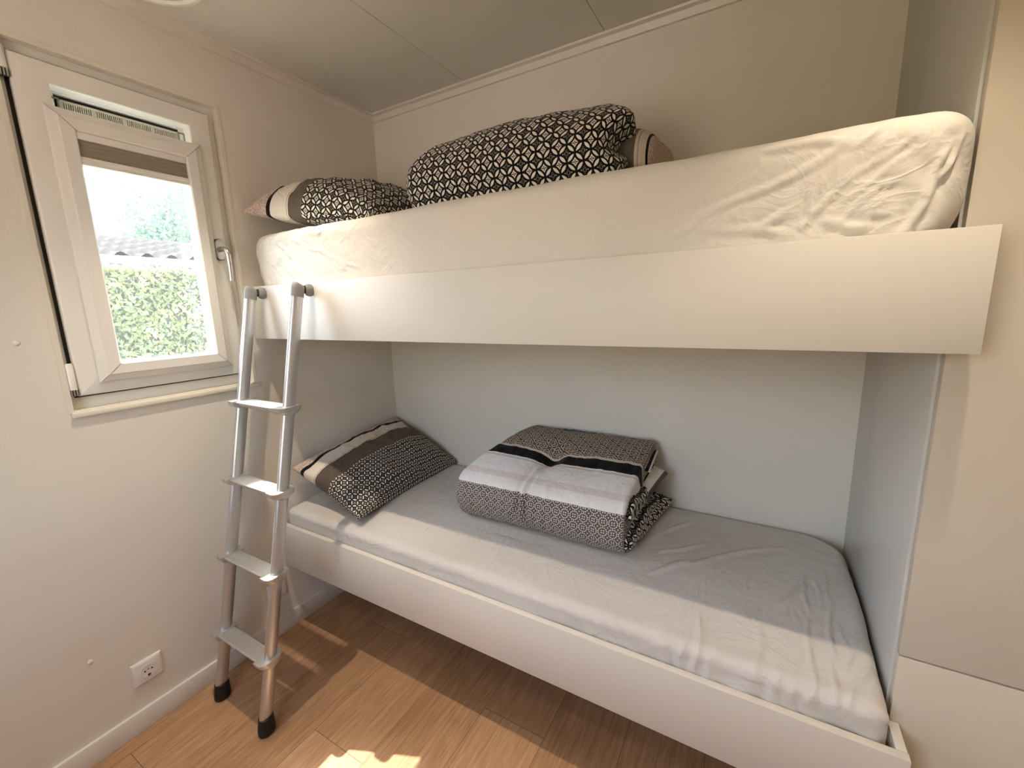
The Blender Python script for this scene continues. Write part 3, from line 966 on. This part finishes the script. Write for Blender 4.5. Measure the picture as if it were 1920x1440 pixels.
# ------------------------------------------------------------------ ladder
LX = (0.109, 0.384)
def ly(z): return -1.071 + 0.2125 * z
ld = thing('bunk_ladder', (0.246, -1.07, 0.0), 'silver aluminium ladder with four treads hooked on the upper bunk', 'ladder')
for sx in LX:
    path = [(sx, ly(z), z) for z in (0.030, 0.4, 0.8, 1.2, 1.424)]
    bm = bmesh.new(); tube(bm, path, 0.0135, 0.0205, Vector((1, 0, 0)), 32)
    st = from_bm('stile', bm, M['alu'], ld, angle=60)
    # grey plastic top cap and hook pad
    path = [(sx, ly(z) + dy, z) for z, dy in ((1.416, 0), (1.444, 0.0), (1.4535, 0.001), (1.457, 0.002))]
    bm = bmesh.new(); tube(bm, path, 0.0150, 0.0222, Vector((1, 0, 0)), 28, [1, 1, 0.95, 0.78])
    from_bm('top_cap', bm, M['greyplastic'], ld, angle=50)
    bm = bmesh.new()
    tube(bm, [(sx, -0.752, 1.440), (sx, -0.732, 1.440)], 0.007, 0.013, Vector((1, 0, 0)), 16)
    hk = from_bm('hook', bm, M['rubber'], ld, angle=50)
    bm = bmesh.new()
    tube(bm, [(sx, -0.7385, 1.438), (sx, -0.737, 1.438), (sx, -0.730, 1.438), (sx, -0.720, 1.438), (sx, -0.7140, 1.438)], 0.0125, 0.021, Vector((1, 0, 0)), 24, [0.55, 0.8, 0.97, 1.0, 0.9])
    from_bm('hook_pad', bm, M['greyplastic'], hk, angle=50)
    bm = bmesh.new()
    for zz in (1.405,):
        p = Vector((sx - 0.0138, ly(zz) - 0.006, zz))
        bmesh.ops.create_uvsphere(bm, u_segments=10, v_segments=6, radius=0.0016, matrix=Matrix.Translation(p))
    from_bm('rivet', bm, M['greyplastic'], st)
    # rubber foot
    path = [(sx, ly(0.058) - d, z) for z, d in ((0.0, 0.004), (0.006, 0.004), (0.022, 0.003), (0.046, 0.001), (0.058, 0), (0.059, 0))]
    bm = bmesh.new()
    rs = []
    for (p, k) in zip(path, (0.97, 1.14, 1.14, 1.04, 1.0, 0.9)):
        rs.append([Vector((p[0] + 0.0205 * k * math.cos(a), p[1] + 0.0232 * k * math.sin(a), p[2])) for a in [2 * math.pi * j / 28 for j in range(28)]])
    rings(bm, rs)
    from_bm('foot', bm, M['rubber'], ld, angle=50)
for zt in (1.062, 0.792, 0.523, 0.252):
    yc = ly(zt - 0.014) - 0.003
    # tread: ribbed flat top, rounded belly
    top = []
    nr = 12
    hw = 0.026
    for k in range(nr * 2 + 1):
        top.append((yc + hw - k * (2 * hw) / (nr * 2), zt + (0.0 if k % 2 else -0.0009)))
    belly = [(yc - hw - 0.0035, zt - 0.003), (yc - hw - 0.003, zt - 0.008), (yc - 0.017, zt - 0.021), (yc, zt - 0.026), (yc + 0.017, zt - 0.021), (yc + hw + 0.003, zt - 0.008), (yc + hw + 0.0035, zt - 0.003)]
    bm = bmesh.new(); prism(bm, top + belly, 'x', LX[0] - 0.004, LX[1] + 0.004)
    tr_ = from_bm('tread', bm, M['alu'], ld, angle=40)
    for sx, sg in ((LX[0], -1), (LX[1], 1)):
        # rounded end cap clasping the stile
        bm = bmesh.new()
        rs = []
        for xo, k in ((-0.021, 1.0), (0.010, 1.0), (0.020, 0.86), (0.025, 0.60)):
            w_ = 0.040 * k
            ring = []
            for j in range(28):
                a = 2 * math.pi * j / 28
                cy, cz_ = math.cos(a), math.sin(a)
                zz = zt + 0.0012 if cz_ > 0 else zt - 0.0275 * (abs(cz_) ** 0.8) * (0.55 + 0.45 * k)
                if cz_ > 0:
                    zz = zt + 0.0015 * k
                ring.append(Vector((sx + sg * xo, yc + w_ * cy, zz)))
            rs.append(ring)
        rings(bm, rs)
        from_bm('tread_cap', bm, M['greyplastic'] if False else M['alu'], tr_, angle=40)

# ------------------------------------------------------------------ soft things
def cushion(name, mat, corners, t_up, t_dn, parent=None, nu=90, nv=90, size=None, power=0.42, pinch=0.06, wr=0.006, seed=0, floor=None, clampx=None, flat=0.0):
    """a stuffed cloth from four corners A(u0,v0) B(u0,v1) C(u1,v1) D(u1,v0)"""
    A, B, C, D = [np.array(c, float) for c in corners]
    if size is None:
        size = (np.linalg.norm(D - A), np.linalg.norm(B - A))
    u = np.linspace(0, 1, nu); v = np.linspace(0, 1, nv)
    # denser near borders
    u = 0.5 - 0.5 * np.cos(u * math.pi) * (0.55 + 0.45 * np.abs(np.cos(u * math.pi)))
    v = 0.5 - 0.5 * np.cos(v * math.pi) * (0.55 + 0.45 * np.abs(np.cos(v * math.pi)))
    U, V = np.meshgrid(u, v, indexing='ij')
    s, t = 2 * U - 1, 2 * V - 1
    s2 = s * (1 - pinch * (1 - t * t) * np.abs(s)); t2 = t * (1 - pinch * (1 - s * s) * np.abs(t))
    u2_, v2_ = (s2 + 1) / 2, (t2 + 1) / 2
    base = (A[None, None] * ((1 - u2_) * (1 - v2_))[..., None] + D[None, None] * (u2_ * (1 - v2_))[..., None]
            + C[None, None] * (u2_ * v2_)[..., None] + B[None, None] * ((1 - u2_) * v2_)[..., None])
    nrm = np.cross(D - A, B - A); nrm /= np.linalg.norm(nrm)
    if nrm[2] < 0: nrm = -nrm
    prof = np.clip((1 - s ** 2) * (1 - t ** 2), 0, 1) ** power
    nz = np.zeros_like(prof); nz2 = np.zeros_like(prof)
    for i in range(nu):
        for j in range(nv):
            nz[i, j] = pn((u[i] * size[0] * 1.0 + seed, v[j] * size[1], seed * 1.7), 7.0, 3)
            nz2[i, j] = pn((u[i] * size[0] + seed * 3, v[j] * size[1], 4.2), 22.0, 2)
    edge = np.exp(-((1 - np.maximum(np.abs(s), np.abs(t))) / 0.16) ** 2)
    pucker = 0.16 * edge * np.sin(28 * np.where(np.abs(s) > np.abs(t), V, U) * 2 + 4 * nz)
    hup = t_up * prof + wr * (nz * 1.6 + nz2 * 0.5 + pucker) * np.clip(prof * 2.5, 0, 1)
    hdn = t_dn * prof
    top = base + nrm * hup[..., None]
    bot = base - nrm * hdn[..., None]
    P = np.concatenate([top, bot])
    if floor is not None:
        P[..., 2] = np.maximum(P[..., 2], floor)
    if clampx is not None:
        P[..., 0] = np.maximum(P[..., 0], clampx)
    P[..., 1] = np.minimum(P[..., 1], -0.004)
    def arc(Q):
        dv_ = np.linalg.norm(np.diff(Q, axis=1), axis=2)
        cv = np.concatenate([np.zeros((nu, 1)), np.cumsum(dv_, axis=1)], 1)
        cv = cv - cv[:, nv // 2][:, None]
        du_ = np.linalg.norm(np.diff(Q[:, nv // 2], axis=0), axis=1)
        cu = np.r_[0, np.cumsum(du_)]
        cu = cu / cu[-1] * (0.5 * cu[-1] + 0.5 * size[0])
        return np.stack([np.repeat(cu[:, None], nv, 1), cv], -1)
    UV, UVb = arc(top), arc(bot)
    UVb[..., 0] = UV[..., 0]
    idx = np.arange(nu * nv).reshape(nu, nv)
    f1 = np.stack([idx[:-1, :-1], idx[1:, :-1], idx[1:, 1:], idx[:-1, 1:]], -1).reshape(-1, 4)
    f2 = f1[:, ::-1] + nu * nv
    if np.cross(D - A, B - A)[2] < 0:
        f1, f2 = f1[:, ::-1], f2[:, ::-1]
    return npmesh(name, P.reshape(-1, 3), np.concatenate([f1, f2]), np.concatenate([UV, UVb]).reshape(-1, 2), mat, parent)

ZU, ZL = 1.6585, 0.5795
o = cushion('pillow', M['pillow_upper'], [(0.014, -0.700, 1.737), (0.02, -0.09, 1.80), (0.60, -0.10, ZU + 0.02), (0.585, -0.60, ZU + 0.012)], 0.150, 0.05, floor=ZU, clampx=0.004, seed=3, wr=0.011)
props(o, 'pillow in black, white and brown leaf print at the window end of the upper bunk', 'pillow')
o = cushion('pillow', M['pillow_lower'], [(0.022, -0.645, 0.712), (0.022, -0.030, 0.785), (0.415, -0.015, 0.592), (0.437, -0.664, 0.584)], 0.085, 0.10, floor=ZL, clampx=0.004, seed=11, wr=0.009, size=(0.43, 0.64))
props(o, 'pillow with brown and cream bands leaning in the corner of the lower bunk', 'pillow')

def smooth_loop(pts, n):
    """closed Catmull-Rom through pts, resampled evenly to n points (first kept)"""
    P = np.array(pts, float); k = len(P)
    out = []
    for i in range(k):
        p0, p1, p2, p3 = P[i - 1], P[i], P[(i + 1) % k], P[(i + 2) % k]
        for t in np.linspace(0, 1, 40, endpoint=False):
            out.append(0.5 * ((2 * p1) + (-p0 + p2) * t + (2 * p0 - 5 * p1 + 4 * p2 - p3) * t * t + (-p0 + 3 * p1 - 3 * p2 + p3) * t ** 3))
    out.append(P[0]); out = np.array(out)
    d = np.r_[0, np.cumsum(np.linalg.norm(np.diff(out, axis=0), axis=1))]
    s = np.linspace(0, d[-1], n)
    return np.stack([np.interp(s, d, out[:, q]) for q in range(out.shape[1])], -1), s

def loft_cloth(name, mat, loop, x0f, x1f, r0, r1, parent=None, n=260, nx=130, hfun=None, floor=None, u0=0.0, kx=None):
    """bolster-like cloth: a closed (y,z) loop swept along x with rounded ends. x0f,x1f(y,z)->end positions"""
    prof, s = smooth_loop(loop, n)
    c = prof[:-1].mean(0)
    L = 1.0
    tt = []
    # rows: cap rows + body rows + cap rows
    capn = 14
    rows = []
    for k in range(capn):
        a = k / (capn - 1) * math.pi / 2
        rows.append((0, a))
    for k in range(1, nx):
        rows.append((1, k / nx))
    for k in range(capn):
        a = math.pi / 2 * (1 - k / (capn - 1))
        rows.append((2, a))
    P = []; UV = []
    x0 = np.array([x0f(y, z) for y, z in prof]); x1 = np.array([x1f(y, z) for y, z in prof])
    ctr0, ctr1 = x0.mean(), x1.mean()
    R = np.linalg.norm(prof - c, axis=1)
    for kind, a in rows:
        if kind == 1:
            x = x0 + r0 + (x1 - r1 - x0 - r0) * a
            k = np.ones(len(prof)); cap = np.zeros(len(prof))
        elif kind == 0:
            # flat cap from the centre, then a rounded shoulder of radius r0
            f = a / (math.pi / 2)
            if f < 0.4:
                k = (f / 0.4) * (1 - r0 / np.maximum(R, r0 * 1.05)); x = x0 * 1.0 + (ctr0 - x0) * (1 - f / 0.4) * 0.6
            else:
                q = (f - 0.4) / 0.6 * math.pi / 2
                k = 1 - r0 / np.maximum(R, r0 * 1.05) * (1 - math.sin(q)); x = x0 + r0 * (1 - math.cos(q))
        else:
            f = a / (math.pi / 2)
            if f < 0.4:
                k = (f / 0.4) * (1 - r1 / np.maximum(R, r1 * 1.05)); x = x1 * 1.0 + (ctr1 - x1) * (1 - f / 0.4) * 0.6
            else:
                q = (f - 0.4) / 0.6 * math.pi / 2
                k = 1 - r1 / np.maximum(R, r1 * 1.05) * (1 - math.sin(q)); x = x1 - r1 * (1 - math.cos(q))
        pt = c + (prof - c) * np.asarray(k)[:, None]
        P.append(np.stack([x, pt[:, 0], pt[:, 1]], -1))
        uu = x - u0 if kind == 1 else (x - u0 + (1 if kind == 2 else -1) * (1 - np.asarray(k)) * R * 0.9)
        UV.append(np.stack([uu, s], -1))
    P = np.array(P); UV = np.array(UV)
    # outward direction in the y,z plane, for wrinkles
    N = np.zeros_like(P)
    dirs = prof - c; dirs /= np.maximum(np.linalg.norm(dirs, axis=1), 1e-6)[:, None]
    N[:, :, 1] = dirs[:, 0]; N[:, :, 2] = dirs[:, 1]
    if hfun is not None:
        H = hfun(P, UV)
        P = P + N * H[..., None]
    if floor is not None:
        P[..., 2] = np.maximum(P[..., 2], floor)
    P[..., 1] = np.minimum(P[..., 1], -0.004)
    return gridmesh(name, P[:, ::-1], UV[:, ::-1], mat, parent)

# ---- folded duvet on the lower bunk
dv = thing('folded_duvet', (1.08, -0.25, ZL), 'thick folded duvet with black, white and dotted bands on the lower bunk', 'duvet')
loop = [(-0.045, 0.842), (-0.13, 0.838), (-0.25, 0.812), (-0.36, 0.780), (-0.435, 0.745), (-0.462, 0.695), (-0.468, 0.64), (-0.445, 0.592), (-0.40, ZL), (-0.20, ZL - 0.002), (-0.05, ZL), (-0.022, 0.64), (-0.018, 0.74), (-0.026, 0.815)]
def h_low(P, UV):
    H = np.zeros(P.shape[:2])
    X, V = P[..., 0], UV[..., 1]
    for i in range(P.shape[0]):
        for j in range(P.shape[1]):
            H[i, j] = 0.006 * pn((X[i, j], V[i, j], 1.3), 8.0, 3) + 0.0035 * pn((X[i, j] * 2.2, V[i, j] * 0.7, 5.0), 16.0, 2)
    # pinch of the tied fold across the top and front, with radiating folds
    cx = 1.045 + 0.02 * np.sin(V * 9)
    d = np.abs(X - cx)
    along = np.exp(-((V - 0.235) / 0.10) ** 2)
    along2 = np.exp(-((V - 0.43) / 0.15) ** 2)
    H += -0.030 * along * np.exp(-(d / 0.035) ** 2) - 0.012 * along * np.exp(-(d / 0.10) ** 2)
    H += along2 * (-0.012 * np.exp(-((X - 1.02) / 0.010) ** 2) - 0.010 * np.exp(-((X - 1.05) / 0.008) ** 2) + 0.010 * np.exp(-((X - 1.036) / 0.012) ** 2))
    fr = np.exp(-((V - 0.52) / 0.13) ** 2)
    H += fr * 0.0030 * np.sin(X * 150 + 6 * np.sin(V * 14)) * np.exp(-(np.abs(X - 1.02) / 0.15) ** 2)
    return H
loft_cloth('duvet_body', M['duvet_low'], loop, lambda y, z: 0.742 + (y + 0.46) * 0.26 + 0.03 * max(0, (0.62 - z) / 0.05) * 0.3, lambda y, z: 1.392 + 0.01 * (y + 0.45), 0.035, 0.012, dv, n=240, nx=150, hfun=h_low, floor=ZL)
# layers of the folded cover showing at the right end
def layer(y0, y1, z, t, x1, seed, mat='petal_small', x0=1.30, dz=0.0):
    return cushion('folded_layer', M[mat], [(x0, y0 + 0.01, z), (x0, y1, z + dz), (x1 + 0.01, y1 - 0.015, z + dz), (x1 - 0.004, y0, z)], t, t, dv, 40, 90, None, 0.30, 0.03, 0.011, seed, ZL)
layer(-0.450, -0.060, 0.624, 0.046, 1.420, 1)
layer(-0.440, -0.080, 0.708, 0.044, 1.414, 4, dz=0.01)
cushion('folded_flap', M['petal_small'], [(1.34, -0.36, 0.60), (1.34, -0.03, 0.63), (1.468, -0.035, 0.612), (1.415, -0.33, 0.590)], 0.022, 0.016, dv, 40, 60, None, 0.35, 0.03, 0.007, 8, ZL)
cushion('folded_flap', M['flap'], [(1.35, -0.27, 0.735), (1.35, -0.07, 0.775), (1.455, -0.10, 0.742), (1.418, -0.25, 0.702)], 0.016, 0.012, dv, 40, 44, (0.12, 0.2), 0.35, 0.05, 0.006, 9, ZL)
cushion('folded_flap', M['flap'], [(1.36, -0.22, 0.795), (1.36, -0.05, 0.812), (1.408, -0.045, 0.806), (1.412, -0.20, 0.775)], 0.012, 0.01, dv, 30, 40, (0.08, 0.2), 0.35, 0.04, 0.004, 10, ZL)

# ---- rolled duvet on the upper bunk
dv2 = thing('rolled_duvet', (1.07, -0.40, ZU), 'long rolled duvet in black and white leaf print on the upper bunk', 'duvet')
loop = [(-0.22, 1.875), (-0.34, 1.905), (-0.46, 1.895), (-0.55, 1.845), (-0.592, 1.77), (-0.585, 1.70), (-0.54, ZU), (-0.36, ZU), (-0.16, ZU), (-0.11, 1.72), (-0.12, 1.80)]
def h_up(P, UV):
    H = np.zeros(P.shape[:2])
    X, V = P[..., 0], UV[..., 1]
    for i in range(P.shape[0]):
        for j in range(P.shape[1]):
            H[i, j] = 0.007 * pn((X[i, j], V[i, j], 2.3), 6.0, 3) + 0.0025 * pn((X[i, j], V[i, j], 7.0), 18.0, 2)
    return H - 0.022 * np.clip((P[..., 0] - 1.18) / 0.2, 0, 1) * np.clip((P[..., 2] - 1.78) / 0.08, 0, 1)
def x1_up(y, z):
    # upper lobe overhangs, crease at z 1.745, lower lobe
    return 1.352 + 0.058 * math.exp(-((z - 1.835) / 0.055) ** 2) + 0.045 * math.exp(-((z - 1.690) / 0.032) ** 2) + 0.02 * (-(y + 0.5))
def x0_up(y, z):
    return 0.700 + (y + 0.59) * 0.10 + 0.06 * max(0.0, (z - 1.80) / 0.1)
loft_cloth('duvet_roll', M['petal'], loop, x0_up, x1_up, 0.060, 0.045, dv2, n=220, nx=130, hfun=h_up, floor=ZU)
loop2 = [(-0.26, 1.846), (-0.38, 1.836), (-0.455, 1.80), (-0.485, 1.74), (-0.47, 1.68), (-0.42, ZU), (-0.32, ZU), (-0.16, ZU), (-0.11, 1.72), (-0.13, 1.80), (-0.18, 1.838)]
def x1_t(y, z): return 1.446 + 0.03 * (y + 0.4)
loft_cloth('inner_fold', M['tail'], loop2, lambda y, z: 1.22, x1_t, 0.02, 0.06, dv2, n=140, nx=60, hfun=lambda P, UV: -0.014 * np.clip((P[..., 0] - 1.36) / 0.08, 0, 1), floor=ZU, u0=1.352)

# ------------------------------------------------------------------ outside the window
GZ = -0.45
o = box('ground', M['grass'], None, -30, 30, -30, 24, GZ - 0.2, GZ)
o['kind'] = 'structure'
structure(box('bounce_terrace', M['bounce_paving'], None, -0.1, 16.0, -28.0, YF - 0.125, GZ - 0.1, GZ + 0.05))  # unseen paving, added to bounce neutral light in through the door

def leafcloud(pts, size, rnd, up=0.3):
    """small bent quads at pts"""
    n = len(pts)
    d = rnd.normal(size=(n, 3)); d /= np.linalg.norm(d, axis=1)[:, None]
    e = np.cross(d, rnd.normal(size=(n, 3))); e /= np.linalg.norm(e, axis=1)[:, None]
    sz = size * rnd.uniform(0.6, 1.3, n)[:, None]
    V = np.stack([pts - d * sz, pts + e * sz * 0.45, pts + d * sz, pts - e * sz * 0.45], 1).reshape(-1, 3)
    F = np.arange(4 * n).reshape(n, 4)
    return V, F

hd = thing('hedge', (-4.4, 1.0, GZ), 'clipped green hedge outside the window with a sunlit top', 'hedge')
bm = bmesh.new(); bx(bm, -4.85, -4.08, -3.0, 6.0, GZ, 1.84)
bmesh.ops.subdivide_edges(bm, edges=bm.edges[:], cuts=5)
from_bm('inner_growth', bm, M['bark'], hd)
n = 26000
y = rng.uniform(-1.6, 3.6, n); zf = rng.uniform(0.2, 1.88, n)
front_pts = np.stack([-4.02 - np.abs(rng.normal(0, 0.05, n)), y, zf], -1)
n2 = 9000
top_pts = np.stack([rng.uniform(-4.9, -4.0, n2), rng.uniform(-1.6, 3.6, n2), 1.86 + rng.normal(0, 0.02, n2)], -1)
V, F = leafcloud(np.concatenate([front_pts, top_pts]), 0.038, rng)
npmesh('foliage', V, F, None, M['hedge'], hd)

hs = thing('neighbour_house', (-8.5, 3.0, GZ), 'neighbouring house with a pale wavy tiled roof behind the hedge', 'house')
box('wall', M['render'], hs, -12.0, -6.4, -6.0, 14.0, GZ, 2.2)
ny, ns = 520, 56
yy = np.linspace(-6.4, 14.4, ny); ss = np.linspace(0, 1, ns)
Yg, Sg = np.meshgrid(yy, ss, indexing='ij')
crs = (Sg * 8) % 1.0
hgt = 0.05 * np.sin(Yg * 2 * math.pi / 0.30) * (1 - Sg ** 6) + 0.06 * (1 - crs) * (1 - Sg ** 6)
P = np.stack([-6.0 - 3.0 * Sg - 0.2 * hgt, Yg, 2.15 + 0.72 * Sg + hgt], -1)
gridmesh('roof', P, np.zeros(P.shape[:2] + (2,)), M['tile'], hs)
P = np.stack([-12.4 + 3.4 * Sg, Yg, 2.15 + 0.72 * Sg + hgt], -1)
gridmesh('roof', P, np.zeros(P.shape[:2] + (2,)), M['tile'], hs)
box('gutter', M['pvc'], hs, -6.10, -5.90, -6.4, 14.4, 2.09, 2.19, 0.02)

def tree(x, y, zc, r, label, n, trunk_h, sz=0.10):
    t = thing('tree', (x, y, GZ), label, 'tree')
    bm = bmesh.new(); tube(bm, [(x, y, GZ), (x, y, GZ + trunk_h * 0.6), (x + 0.1, y, GZ + trunk_h)], 0.22, 0.22, Vector((1, 0, 0)), 14, [1, 0.8, 0.5])
    from_bm('trunk', bm, M['bark'], t, angle=60)
    cl = rng.normal(size=(46, 3)); cl /= np.linalg.norm(cl, axis=1)[:, None]
    cl = cl * r * rng.uniform(0.55, 0.95, 46)[:, None] * np.array([1, 1, 0.9]) + np.array([x, y, zc])
    k = rng.integers(0, 46, n)
    d = rng.normal(size=(n, 3)); d /= np.linalg.norm(d, axis=1)[:, None]
    pts = cl[k] + d * (r * 0.34) * rng.uniform(0.5, 1.0, n)[:, None] ** 0.5
    V, F = leafcloud(pts, sz, rng)
    npmesh('foliage', V, F, None, M['tree'], t)
tree(-18.5, 9.6, 4.6, 4.3, 'leafy green tree filling the right of the window behind the roof', 26000, 4.0)
tree(-17.5, 2.9, 2.2, 2.0, 'lower green tree left of the tall one behind the roof', 14000, 3.0)
